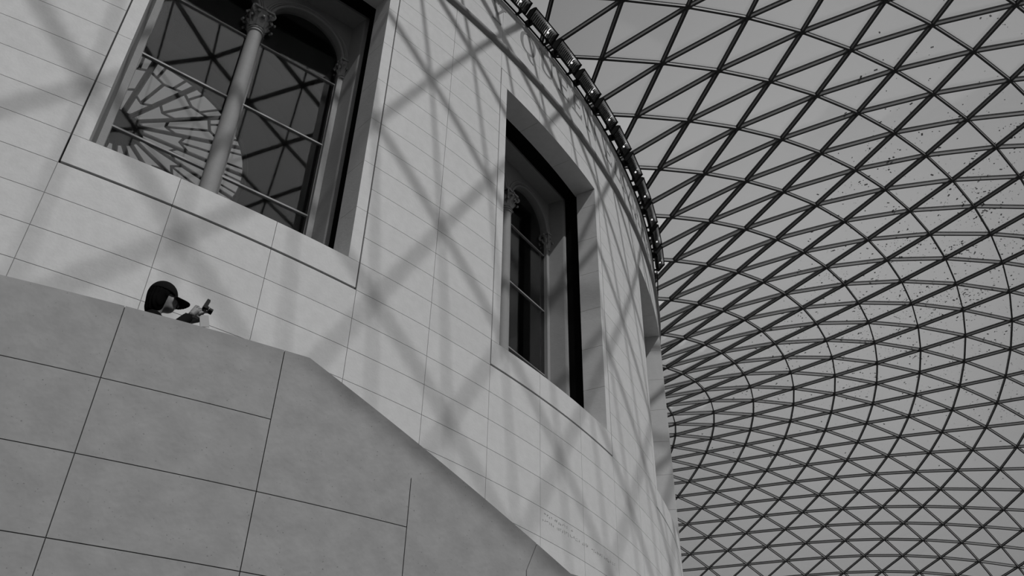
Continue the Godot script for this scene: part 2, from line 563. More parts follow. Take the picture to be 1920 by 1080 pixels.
var cap_mesh: ArrayMesh
func window(bay: int) -> void:
	var c := (vj(5 * bay) + vj(5 * bay + 3)) * 0.5
	var half := (vj(5 * bay + 3) - vj(5 * bay)) * 0.5
	var label: String = ["deep square-cut window at upper left with a full column and an oculus seen through its glass",
		"middle window with a carved capital half hidden behind its left jamb", "narrow foreshortened window at the right edge of the drum, mostly reveal"][bay]
	var w := thing("window_%d" % (bay + 1), label, "window", Vector3.ZERO, c, "", "structure")
	var ang := 0.0820
	var yb := ky(1)
	var yt := ky(14)
	# modern stone surround: sill, jamb and lintel stones
	for k in 3:
		var t0 := -half + 2.0 * half * k / 3.0 + (0.0009 if k == 0 else 0.00015)
		var t1 := -half + 2.0 * half * (k + 1) / 3.0 - (0.0009 if k == 2 else 0.00015)
		var m := MB.new()
		m.block(t0, t1, ky(0) + 0.034, yb - 0.003, R, 21.42, 6)
		put("sill_stone", m.mesh(), M.frame_stone, w)
		var l := MB.new()
		l.block(t0, t1, yt + 0.003, ky(15) - 0.012, R, 21.39, 6)
		put("lintel_stone", l.mesh(), M.frame_stone, w)
	var ks := [1, 3, 5, 7, 9, 11, 13, 14]
	for s in [-1.0, 1.0]:
		for q in ks.size() - 1:
			var p := []
			for e in 4:
				var a: float = half - 0.0009 + (ang - half + 0.0009) * e / 3.0
				p.append(Vector2(sin(a) * R * s, cos(a) * R))
			p.append(Vector2(1.742 * s, 21.37))
			p.append(Vector2(2.02 * s, 21.37))
			var m := MB.new()
			m.prism_y(p, ky(ks[q]) + 0.003, ky(ks[q + 1]) - 0.003)
			put("jamb_stone", m.mesh(), M.frame_stone, w)
	# black liner standing in for the shade between the facing and the old drum
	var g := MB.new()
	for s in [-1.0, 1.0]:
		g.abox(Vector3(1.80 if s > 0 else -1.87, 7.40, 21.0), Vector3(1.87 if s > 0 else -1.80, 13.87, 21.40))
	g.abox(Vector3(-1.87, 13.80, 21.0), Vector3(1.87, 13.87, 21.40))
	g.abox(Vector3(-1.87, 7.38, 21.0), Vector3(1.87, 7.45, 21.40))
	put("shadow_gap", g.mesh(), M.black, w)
	# old window: splayed jambs, soffit, spandrel with two round arches
	for s in [-1.0, 1.0]:
		var m := MB.new()
		m.prism_y([Vector2(1.63 * s, 20.60), Vector2(1.715 * s, 20.99), Vector2(1.73 * s, 21.02), Vector2(1.80 * s, 21.02), Vector2(1.80 * s, 20.50), Vector2(1.63 * s, 20.50)], 7.40, 13.80)
		put("old_jamb", m.mesh(), M.old_stone, w)
		var pl := MB.new()
		pl.abox(Vector3(minf(1.545 * s, 1.66 * s), 7.40, 20.47), Vector3(maxf(1.545 * s, 1.66 * s), 12.30, 20.66))
		put("pilaster", pl.mesh(), M.old_stone, w)
		put("pilaster_capital", cap_mesh_get(), M.carved, w, Transform3D(Basis.from_scale(Vector3(0.62, 1.0, 0.62)), Vector3(1.64 * s, 12.28, 20.60)))
	var sf := MB.new()
	sf.abox(Vector3(-1.80, 13.735, 20.50), Vector3(1.80, 13.80, 21.02))
	put("old_soffit", sf.mesh(), M.old_stone, w)
	var sl := MB.new()
	sl.abox(Vector3(-1.80, 7.30, 20.40), Vector3(1.80, 7.46, 21.02))
	put("old_sill", sl.mesh(), M.old_stone, w)
	var sp := MB.new()
	var ra := 0.70
	var cy := 12.75
	var zf := 20.655
	var zb := 20.50
	for s in [-1.0, 1.0]:
		var ctr := Vector3(0.83 * s, cy, 0)
		var ap := arc_pts(ctr, ra, 28)
		for i in 28:
			var a: Vector3 = ap[i]
			var b: Vector3 = ap[i + 1]
			sp.flat([Vector3(a.x, a.y, zf), Vector3(b.x, b.y, zf), Vector3(b.x, 13.74, zf), Vector3(a.x, 13.74, zf)], Vector3.BACK)
			var na := (ctr - a).normalized()
			var nb := (ctr - b).normalized()
			sp.quad(Vector3(a.x, a.y, zf), Vector3(b.x, b.y, zf), Vector3(b.x, b.y, zb), Vector3(a.x, a.y, zb), na, nb, nb, na)
		var x0 := minf(1.53 * s, 1.72 * s)
		var x1 := maxf(1.53 * s, 1.72 * s)
		sp.abox(Vector3(x0, cy, zb), Vector3(x1, 13.74, zf))
		# moulded archivolt: two rolls and a fillet
		var arch := MB.new()
		for roll in [[ra + 0.03, 0.030], [ra + 0.085, 0.016], [ra + 0.125, 0.026]]:
			var pts := []
			var rr := []
			for i in 31:
				var a := PI * i / 30.0
				pts.append(ctr + Vector3(cos(a) * roll[0], sin(a) * roll[0], zf + 0.004))
				rr.append(roll[1])
			arch.tube(pts, rr, 8)
		put("archivolt", arch.mesh(), M.old_stone, w)
	sp.abox(Vector3(-0.13, cy, zb), Vector3(0.13, 13.74, zf))
	put("spandrel", sp.mesh(), M.old_stone, w)
	# column between the lights
	var cx := -0.045
	var sh := MB.new()
	sh.lathe([Vector2(0.16, 7.45), Vector2(0.16, 7.53), Vector2(0.137, 7.56), Vector2(0.137, 7.7), Vector2(0.134, 9.5), Vector2(0.122, 12.20), Vector2(0.14, 12.215), Vector2(0.14, 12.245), Vector2(0.12, 12.26)], 28, Vector3(cx, 0, 20.62))
	put("column_shaft", sh.mesh(), M.old_stone, w)
	put("column_capital", cap_mesh_get(), M.carved, w, Transform3D(Basis.IDENTITY, Vector3(cx, 12.26, 20.62)))
	# panes, glazing bars and frames
	var ys := [7.46, 9.0, 10.59, 12.12]
	var zg := 20.56
	for s in [-1.0, 1.0]:
		for q in 3:
			var m := MB.new()
			m.abox(Vector3(0.12 if s > 0 else -1.55, ys[q], zg - 0.005), Vector3(1.55 if s > 0 else -0.12, ys[q + 1] - 0.004, zg + 0.005))
			put("pane", m.mesh(), M.window_glass, w)
		var p := [Vector3(0.13 if s > 0 else -1.53, 12.12, zg - 0.005), Vector3(1.53 if s > 0 else -0.13, 12.12, zg - 0.005)]
		for a in arc_pts(Vector3(0.83 * s, cy, zg - 0.005), 0.72, 20):
			p.append(a)
		var m2 := MB.new()
		m2.slab(p, Vector3(0, 0, 0.010))
		put("pane", m2.mesh(), M.window_glass, w)
		var fr := MB.new()
		for x in [0.105, 1.545]:
			fr.abox(Vector3(x * s - 0.016, 7.46, zg - 0.04), Vector3(x * s + 0.016, 12.8, zg + 0.025))
		put("window_frame", fr.mesh(), M.dark_wood, w)
		for q in 3:
			var gb := MB.new()
			gb.abox(Vector3(0.10 if s > 0 else -1.55, ys[q + 1] - 0.015, zg - 0.02), Vector3(1.55 if s > 0 else -0.10, ys[q + 1] + 0.015, zg + 0.030))
			put("glazing_bar", gb.mesh(), M.bar_paint, w)

func cap_mesh_get() -> ArrayMesh:
	if cap_mesh == null:
		cap_mesh = capital_mesh()
	return cap_mesh

# ---------------------------------------------------------------- frieze with incised shade as dark letters
func frieze() -> void:
	var fr: Node3D = get_node("wall_drum")      # parts of the wall; dark faces stand in for incised shade
	var font := SystemFont.new()
	font.font_names = PackedStringArray(["Droid Serif"])
	var line := [["T", 0.222], ["Y", 0.2775], ["Q", 0.3275], ["U", 0.3620], ["E", 0.3955], ["E", 0.4250], ["N", 0.4605], ["E", 0.5085], ["L", 0.5385], ["I", 0.5625], ["Z", 0.5890], ["A", 0.6240], ["B", 0.6590], ["E", 0.6910], ["T", 0.7230], ["H", 0.7590]]
	for l in line:
		var tm := TextMesh.new()
		tm.text = l[0]
		tm.font = font
		tm.font_size = 64
		tm.pixel_size = 0.0141
		tm.depth = 0.010
		tm.curve_step = 2.0
		put("letter", tm, M.letter, fr, Transform3D(Basis(Vector3.UP, l[1]), on_wall(l[1], 15.84, R + 0.001)))
	# small worn lettering just above the stair, its incised shade painted as dark strokes
	var sm := MB.new()
	for row in 2:
		var n: int = [16, 44][row]
		for k in n:
			if rng.randf() < 0.14:
				continue
			var t: float = vj(6) + 0.0035 + 0.0026 * k
			var y: float = ky(-4) - 0.085 - 0.105 * row
			for e in 2 + rng.randi() % 2:
				var o := Vector2(rng.randf_range(-0.018, 0.018), rng.randf_range(-0.022, 0.022))
				var d := Basis(Vector3.UP, t)
				var hz := rng.randf() < 0.5
				sm.box(on_wall(t, y + o.y) + d.x * o.x, d.x * (0.014 if hz else 0.003), Vector3.UP * (0.003 if hz else 0.018), d.z * 0.0015)
	put("donor_inscription", sm.mesh(), M.letter, fr).set_meta("kind", "stuff")

# ---------------------------------------------------------------- oculus of the inner dome
func oculus() -> void:
	var d := MB.new()
	var prof := []
	for i in 21:
		var a := PI / 2 * i / 20.0
		prof.append(Vector2(5.65 + (20.2 - 5.65) * cos(a), 16.2 + (25.95 - 16.2) * sin(a)))
	for pass_ in 2:
		var o := 0.0 if pass_ == 0 else 0.25
		for i in prof.size() - 1:
			var a: Vector2 = prof[i] + Vector2(o * 0.3, o)
			var b: Vector2 = prof[i + 1] + Vector2(o * 0.3, o)
			var sl := Vector2(b.y - a.y, -(b.x - a.x)).normalized() * (-1.0 if pass_ == 0 else 1.0)
			for k in 64:
				var q := []
				var nn := []
				for e in [[a, k], [a, k + 1], [b, k + 1], [b, k]]:
					var t: float = TAU * e[1] / 64.0
					q.append(Vector3(sin(t) * e[0].x, e[0].y, cos(t) * e[0].x))
					nn.append(Vector3(sin(t) * sl.x, sl.y, cos(t) * sl.x))
				d.quad(q[0], q[1], q[2], q[3], nn[0], nn[1], nn[2], nn[3])
	tag(put("ceiling_dome", d.mesh(), M.inside, self), "dark inner dome glimpsed through the left window round the oculus", "dome", "", "structure")
	var oc := thing("oculus_skylight", "round skylight with radiating bars and a dark hub seen through the left window glass", "skylight", Vector3(0, 26.0, 0))
	var ro := 5.6
	var cone := func(a: float, r: float) -> Vector3:
		return Vector3(sin(a) * r, 1.2 * (1.0 - r / 5.6), cos(a) * r)
	var ring := MB.new()
	var pts := []
	var rr := []
	for i in 65:
		pts.append(cone.call(TAU * i / 64.0, ro)); rr.append(0.14)
	ring.tube(pts, rr, 6, false)
	put("rim", ring.mesh(), M.lead, oc)
	var hub := MB.new()
	hub.lathe([Vector2(0.0, 1.0), Vector2(1.0, 0.92), Vector2(1.15, 0.95), Vector2(1.15, 1.06), Vector2(0.0, 1.25)], 24)
	put("hub", hub.mesh(), M.lead, oc)
	var N := 20
	for k in N:
		var a0 := TAU * (k + 0.25) / N
		var a1 := TAU * (k + 1.25) / N
		var am := (a0 + a1) * 0.5
		var sb := MB.new()
		sb.tube([cone.call(a0, 0.9), cone.call(a0, ro)], [0.12, 0.12], 4)
		put("spoke", sb.mesh(), M.lead, oc)
		var cb := MB.new()
		var odd := k % 2 == 1
		var r1 := 2.7 if not odd else 3.1
		cb.tube([cone.call(a0, r1), cone.call(am, r1 - 0.38), cone.call(a1, r1)], [0.07, 0.07, 0.07], 4)
		cb.tube([cone.call(am, r1 - 0.38), cone.call(am, 4.35)], [0.07, 0.07], 4)
		cb.tube([cone.call(a0, 4.7), cone.call(am, 4.35), cone.call(a1, 4.7)], [0.07, 0.07, 0.07], 4)
		cb.tube([cone.call(lerpf(a0, am, 0.5), 4.52), cone.call(lerpf(a0, am, 0.5), ro)], [0.06, 0.06], 4)
		cb.tube([cone.call(lerpf(am, a1, 0.5), 4.52), cone.call(lerpf(am, a1, 0.5), ro)], [0.06, 0.06], 4)
		put("web_bar", cb.mesh(), M.lead, oc)
		var gl := MB.new()
		gl.slab([cone.call(a0, 0.9), cone.call(a0, ro), cone.call(a1, ro), cone.call(a1, 0.9)], Vector3(0, 0.02, 0))
		put("skylight_pane", gl.mesh(), M.oculus_glass, oc)

# ---------------------------------------------------------------- glass roof
const RR := [[37.483, 15.753, -0.486, -0.657, -3.65, -0.186, 2.08, -0.08], [0.457, -0.131, -3.578, 0.638, 7.741, -0.286, -2.622],
	[-7.716, -8.661, -0.818, 0.612, 1.617, -1.724], [-3.177, -4.15, 0.882, -0.411, -2.587], [9.593, 13.838, -0.634, 0.866],
	[1.424, 3.975, 0.521], [-3.006, -6.516], [0.69]]
const RA := [[55.995, 2.921, 3.636, -1.948, 1.07, -1.942, -0.248, 0.617], [46.449, 1.852, 5.824, -2.957, 2.621, -0.035, -0.373],
	[-9.381, -21.01, -7.016, 10.148, -1.753, 1.132], [-4.605, -7.993, -12.491, 2.101, -1.549], [18.194, 27.541, 1.914, -6.258],
	[11.507, 4.916, 6.48], [-7.724, -9.775], [-5.95]]

func poly(t: Array, s: float, m: float) -> float:
	var x := (s - 12.0) / 18.0
	var y := (m - 12.0) / 15.0
	var o := 0.0
	var xa := 1.0
	for a in t.size():
		var q := 0.0
		for b in range(t[a].size() - 1, -1, -1):
			q = q * y + t[a][b]
		o += q * xa
		xa *= x
	return o

func roof_h(x: float, z: float) -> float:
	var sg := 0.96
	var phi := 0.030022
	var a := 22.245 * sg
	var b := 36.625 * sg
	var c := 46.025 * sg
	var d := 51.125 * sg
	var u := x * sin(phi) + z * cos(phi)
	var v := x * cos(phi) - z * sin(phi)
	var r := sqrt(u * u + v * v) + 1e-9
	var psi := (1 - u / b) * (1 + u / b) * (1 - v / c) * (1 + v / d)
	var eta := psi / ((1 - a * u / (r * b)) * (1 + a * u / (r * b)) * (1 - a * v / (r * c)) * (1 + a * v / (r * d)))
	return 16.5 + 1.2 * eta + (r / a - 1) * psi * (14.2093 + 1.326 * (u * u - v * v) / (r * r) - 3.32476 * v / r + 4.85662 * psi)

const S_LO := -7
const S_HI := 30
const S_ALL := 132
func roof_node(s: int, m: int) -> Vector3:
	var r: float
	var a: float
	if s >= S_LO and s <= S_HI:
		r = poly(RR, s, m)
		a = poly(RA, s, m)
	else:
		var t := s if s > S_HI else s + S_ALL
		var f := float(t - S_HI) / (S_LO + S_ALL - S_HI)
		r = lerpf(poly(RR, S_HI, m), poly(RR, S_LO, m), f)
		a = lerpf(poly(RA, S_HI, m), poly(RA, S_LO, m) + 360.0, f)
	a = deg_to_rad(a)
	return Vector3(sin(a) * r, roof_h(sin(a) * r, cos(a) * r), cos(a) * r)

func glass_roof() -> void:
	var roof := thing("ceiling", "vaulted lattice of dark steel bars and triangular glass panes over the court", "roof", Vector3.ZERO, 0.0, "", "structure")
	var P := {}
	var NN := {}
	for s in range(-20, S_ALL - 20):
		for m in range(-2, 30):
			if posmod(s + m, 2) == 1:
				continue
			var p := roof_node(s, m)
			if p.z > 35.1 or p.z < -35.1 or p.x > 50.0 or p.x < -50.0:
				continue
			P[Vector2i(s, m)] = p
			var e := 0.05
			NN[Vector2i(s, m)] = Vector3(-(roof_h(p.x + e, p.z) - roof_h(p.x - e, p.z)) / (2 * e), 1.0, -(roof_h(p.x, p.z + e) - roof_h(p.x, p.z - e)) / (2 * e)).normalized()
	var wrap := func(k: Vector2i) -> Vector2i:
		if k.x >= S_ALL - 20:
			return Vector2i(k.x - S_ALL, k.y)
		if k.x < -20:
			return Vector2i(k.x + S_ALL, k.y)
		return k
	var bars := []
	var panes := []
	var frame := Rect2(-10, -10, 1940, 1100)
	for k in P:
		for dd in [Vector2i(1, 1), Vector2i(-1, 1), Vector2i(0, 2)]:
			var q: Vector2i = wrap.call(k + dd)
			if P.has(q):
				var a := px(P[k])
				var b := px(P[q])
				var size := a.distance_to(b) if (frame.has_point(a) or frame.has_point(b)) and a.x > 1080 else 0.0
				bars.append([size, k, q])
		for dd in [Vector2i(1, 1), Vector2i(-1, 1)]:
			var q: Vector2i = wrap.call(k + dd)
			var t: Vector2i = wrap.call(k + Vector2i(0, 2))
			if P.has(q) and P.has(t):
				var a := px(P[k])
				var b := px(P[q])
				var c := px(P[t])
				var size := absf((b - a).cross(c - a)) if (frame.has_point(a) or frame.has_point(b) or frame.has_point(c)) and (a.x + b.x + c.x) > 3300 else 0.0
				panes.append([size, k, q, t])
	bars.sort_custom(func(x, y): return x[0] > y[0])
	panes.sort_custom(func(x, y): return x[0] > y[0])
	var rest := MB.new()
	var rest2 := MB.new()
	for i in bars.size():
		var one := rest
		var two := rest2
		if i < 300:
			one = MB.new(); two = MB.new()
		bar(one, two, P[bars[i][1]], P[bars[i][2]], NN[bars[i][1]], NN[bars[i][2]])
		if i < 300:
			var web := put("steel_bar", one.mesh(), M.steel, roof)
			put("shade_flange", two.mesh(), M.rubber_and_shade, web)
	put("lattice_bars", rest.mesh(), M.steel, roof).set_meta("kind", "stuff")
	put("lattice_shade_flanges", rest2.mesh(), M.rubber_and_shade, roof).set_meta("kind", "stuff")
	var prest := MB.new()
	for i in panes.size():
		var one := prest
		if i < 300:
			one = MB.new()
		var t := []
		var cen: Vector3 = (P[panes[i][1]] + P[panes[i][2]] + P[panes[i][3]]) / 3.0
		for e in [1, 2, 3]:
			var p: Vector3 = P[panes[i][e]] + NN[panes[i][e]] * 0.02
			t.append(p + (cen - p).normalized() * 0.02)
		one.slab(t, NN[panes[i][1]] * 0.025)
		if i < 300:
			put("glass_pane", one.mesh(), M.roof_glass, roof)
	put("glazing", prest.mesh(), M.roof_glass, roof).set_meta("kind", "stuff")
	# cast nodes where six bars meet
	var nd := MB.new()
	for k in P:
		var p: Vector3 = P[k]
		var nn: Vector3 = NN[k]
		var x := nn.cross(Vector3(0.3, 0.1, 1)).normalized()
		var z := x.cross(nn)
		var pts := []
		for e in 6:
			pts.append(p - nn * 0.112 + (x * cos(TAU * e / 6) + z * sin(TAU * e / 6)) * 0.060)
		nd.slab(pts, nn * 0.096)
	put("lattice_nodes", nd.mesh(), M.rubber_and_shade, roof).set_meta("kind", "stuff")
	# ring beam on the drum
	var rb := MB.new()
	rb.block(0, TAU, 16.6, 17.9, 21.2, 20.9, 200)
	put("ring_beam", rb.mesh(), M.steel, roof)
	# leaf litter and dirt lying on the panes
	var fl := MB.new()
	var fn := FastNoiseLite.new()
	fn.seed = 12
	fn.frequency = 0.35
	for i in 32000:
		var s := rng.randf_range(3.0, 24.0)
		var m := rng.randf_range(3.0, 20.0)
		var a := deg_to_rad(poly(RA, s, m))
		var r := poly(RR, s, m)
		var q := Vector3(sin(a) * r, 0, cos(a) * r)
		var patch := fn.get_noise_2d(q.x, q.z)
		var dense := exp(-pow((s - 13.0) / 5.5, 2.0) - pow((m - 9.0) / 6.5, 2.0))
		if rng.randf() > dense * (0.25 + 1.6 * maxf(0.0, patch + 0.1)):
			continue
		q.y = roof_h(q.x, q.z) + 0.05
		var sz := 0.006 + 0.022 * pow(rng.randf(), 4.0)
		var yaw := rng.randf() * TAU
		fl.box(q, Vector3(cos(yaw), 0, sin(yaw)) * sz * rng.randf_range(1.0, 2.2), Vector3.UP * 0.006, Vector3(-sin(yaw), 0, cos(yaw)) * sz)
	tag(put("roof_litter", fl.mesh(), M.dirt, self), "dark specks of leaf litter and dirt lying on the glass roof", "dirt", "", "stuff")

func bar(web: MB, shade_flange: MB, p: Vector3, q: Vector3, np: Vector3, nq: Vector3) -> void:
	var d := (q - p).normalized()
	var nn := (np + nq).normalized()
	var s := d.cross(nn).normalized()
	nn = s.cross(d)
	var c := (p + q) * 0.5
	var h := (q - p) * 0.5
	web.box(c - nn * 0.051, h, nn * 0.035, s * 0.016)
	# bottom flange blackened for underside shade; black glazing gasket with clamp strip over glass
	shade_flange.box(c - nn * 0.097, h, nn * 0.011, s * 0.026)
	shade_flange.box(c + nn * 0.004, h, nn * 0.020, s * 0.009)
	shade_flange.box(c + nn * 0.050, h, nn * 0.005, s * 0.020)

# ---------------------------------------------------------------- stair in front of the drum
func sz(x: float) -> float:      # plan line of the parapet's outer face
	return 25.6333 + 0.147109 * x - 0.0298423 * x * x

func sp3(x: float, y: float, o := 0.0) -> Vector3:
	var sl := 0.147109 - 0.0596846 * x
	var nn := Vector3(-sl, 0, 1).normalized()
	return Vector3(x, y, sz(x)) + nn * o

func top_y(x: float) -> float:
	if x < 1.71:
		return 3.20
	if x < 4.05:
		return 3.20 - (x - 1.71) * 0.4535
	return 2.139

# panel given as polygon of (x, y); subdivided along x so that it follows the curve
func panel(poly2: Array, gap: float) -> ArrayMesh:
	var grime := func(x: float) -> float: return (0.25 + 0.75 * smoothstep(1.5, 1.9, x)) * (0.85 + 0.15 * sin(x * 7.0 + sin(x * 3.1) * 2.0))
	var b := MB.new()
	var pk := PackedVector2Array(poly2)
	var shr := Geometry2D.offset_polygon(pk, -gap)
	if shr.size() > 0:
		pk = shr[0]
	var x0 := 1e9
	var x1 := -1e9
	for q in pk:
		x0 = minf(x0, q.x); x1 = maxf(x1, q.x)
	var n := maxi(1, ceili((x1 - x0) / 0.14))
	for i in n:
		var a := lerpf(x0, x1, float(i) / n)
		var c := lerpf(x0, x1, float(i + 1) / n)
		for r in 7:
			# thin rows under the sloping edge carry the grime left by hands
			var ua := 0.05 if r == 0 else -0.035 * r
			var ub := -0.035 * (r + 1) if r < 6 else -9.0
			var strip := PackedVector2Array([Vector2(a, top_y(a) + ub), Vector2(c, top_y(c) + ub), Vector2(c, top_y(c) + ua), Vector2(a, top_y(a) + ua)])
			for piece in Geometry2D.intersect_polygons(pk, strip):
				var idx := Geometry2D.triangulate_polygon(piece)
				for t in range(0, idx.size(), 3):
					var w := []
					var wn := []
					for e in 3:
						var v2: Vector2 = piece[idx[t + e]]
						w.append(sp3(v2.x, v2.y))
						wn.append((sp3(v2.x, v2.y, 1.0) - sp3(v2.x, v2.y)).normalized())
					b.tri(w[0], w[1], w[2], wn[0], wn[1], wn[2])
	# edges
	for i in pk.size():
		var p: Vector2 = pk[i]
		var q: Vector2 = pk[(i + 1) % pk.size()]
		var m := maxi(1, ceili(absf(q.x - p.x) / 0.28))
		for j in m:
			var u := p.lerp(q, float(j) / m)
			var v := p.lerp(q, float(j + 1) / m)
			var cc := Vector2.ZERO
			for z in pk:
				cc += z / pk.size()
			var e2 := (v - u).normalized()
			var on := Vector3(e2.y, -e2.x, 0)
			if on.dot(Vector3((u + v).x * 0.5 - cc.x, (u + v).y * 0.5 - cc.y, 0)) < 0:
				on = -on
			b.flat([sp3(u.x, u.y), sp3(v.x, v.y), sp3(v.x, v.y, -0.04), sp3(u.x, u.y, -0.04)], on)
	var cols := PackedColorArray()
	for v in b.v:
		var g: float = 1.0 - 0.50 * grime.call(v.x) * smoothstep(0.21, 0.02, top_y(v.x) - v.y) if v.x > 0.3 else 1.0
		cols.append(Color(g, g, g))
	b.cols = cols
	return b.mesh()

func stair() -> void:
	var w := thing("wall_stair", "smooth pale stone parapet wall of the curving stair in front of the drum", "wall", Vector3.ZERO, 0.0, "", "structure")
	var xs := [-3.82, -2.75, -1.68, -0.612, 0.456, 1.525, 2.588, 3.614, 4.65, 5.70, 6.75]
	var rows := [3.20, 2.657, 2.15, 1.645, 1.14, 0.635, 0.13, -0.375, -0.88, FLOOR]
	for i in xs.size() - 1:
		var a: float = xs[i]
		var c: float = xs[i + 1]
		if c <= 1.53:
			for r in rows.size() - 1:
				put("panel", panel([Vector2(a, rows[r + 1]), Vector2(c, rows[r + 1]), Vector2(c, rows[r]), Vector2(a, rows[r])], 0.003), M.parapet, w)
			continue
		# sloping panels: joints meet the coping square to the slope
		var first := 2 if i == 5 else 4
		var low: float = rows[first]
		var p := [Vector2(a, low), Vector2(c, low)]
		if i == 5:
			p += [Vector2(c, 2.50), Vector2(c + 0.112, top_y(c + 0.112)), Vector2(1.71, 3.20), Vector2(a, 3.20)]
		elif c < 4.1:
			p += [Vector2(c, top_y(c) - 0.27), Vector2(c + 0.10, top_y(c + 0.10)), Vector2(a + 0.105, top_y(a + 0.105)), Vector2(a, top_y(a) - 0.27)]
		elif a < 4.1:
			p += [Vector2(c, 2.139), Vector2(4.05, 2.139), Vector2(a + 0.10, top_y(a + 0.10)), Vector2(a, top_y(a) - 0.27)]
		else:
			p += [Vector2(c, 2.139), Vector2(a, 2.139)]
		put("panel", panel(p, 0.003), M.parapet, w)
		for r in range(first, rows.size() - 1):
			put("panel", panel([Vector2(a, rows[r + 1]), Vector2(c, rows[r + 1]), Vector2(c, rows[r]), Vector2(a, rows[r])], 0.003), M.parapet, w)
	# body of the parapet behind the panels
	var core := MB.new()
	var cols := [-3.82, -3.0, -2.0, -1.0, 0.0, 0.5, 1.0, 1.4, 1.71, 2.0, 2.4, 2.8, 3.2, 3.6, 4.05, 4.5, 5.0, 5.6, 6.2, 6.75]
	for i in cols.size() - 1:
		var a: float = cols[i]
		var c: float = cols[i + 1]
		var q := [sp3(a, FLOOR, -0.012), sp3(c, FLOOR, -0.012), sp3(c, top_y(c) - 0.006, -0.012), sp3(a, top_y(a) - 0.006, -0.012)]
		var e := [sp3(a, FLOOR, -0.20), sp3(c, FLOOR, -0.20), sp3(c, top_y(c) - 0.006, -0.20), sp3(a, top_y(a) - 0.006, -0.20)]
		core.flat(q, Vector3.BACK)
		core.flat(e, Vector3.FORWARD)
		core.flat([q[2], q[3], e[3], e[2]], Vector3.UP)
	put("parapet_core", core.mesh(), M.joint, w)
	# landing and steps between parapet and drum
	var ld := thing("stair_flight", "stone landing and descending steps hidden behind the parapet", "stairs", Vector3.ZERO, 0.0, "", "structure")
	var pl := MB.new()
	for i in 14:
		var a := -3.82 + 5.4 * i / 14.0
		var c := -3.82 + 5.4 * (i + 1) / 14.0
		pl.prism_y([Vector2(a, sz(a) - 0.21), Vector2(c, sz(c) - 0.21), Vector2(c, sqrt(22.0 * 22.0 - c * c)), Vector2(a, sqrt(22.0 * 22.0 - a * a))], 2.03, 2.23)
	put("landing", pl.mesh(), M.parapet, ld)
	for k in 9:
		var a := 1.58 + 0.33 * k
		var c := a + 0.33
		var y := 2.23 - 0.15 * (k + 1)
		var st := MB.new()
		st.prism_y([Vector2(a, sz(a) - 0.21), Vector2(c, sz(c) - 0.21), Vector2(c, sqrt(22.0 * 22.0 - c * c)), Vector2(a, sqrt(22.0 * 22.0 - a * a))], y - 0.4, y)
		put("step", st.mesh(), M.parapet, ld)

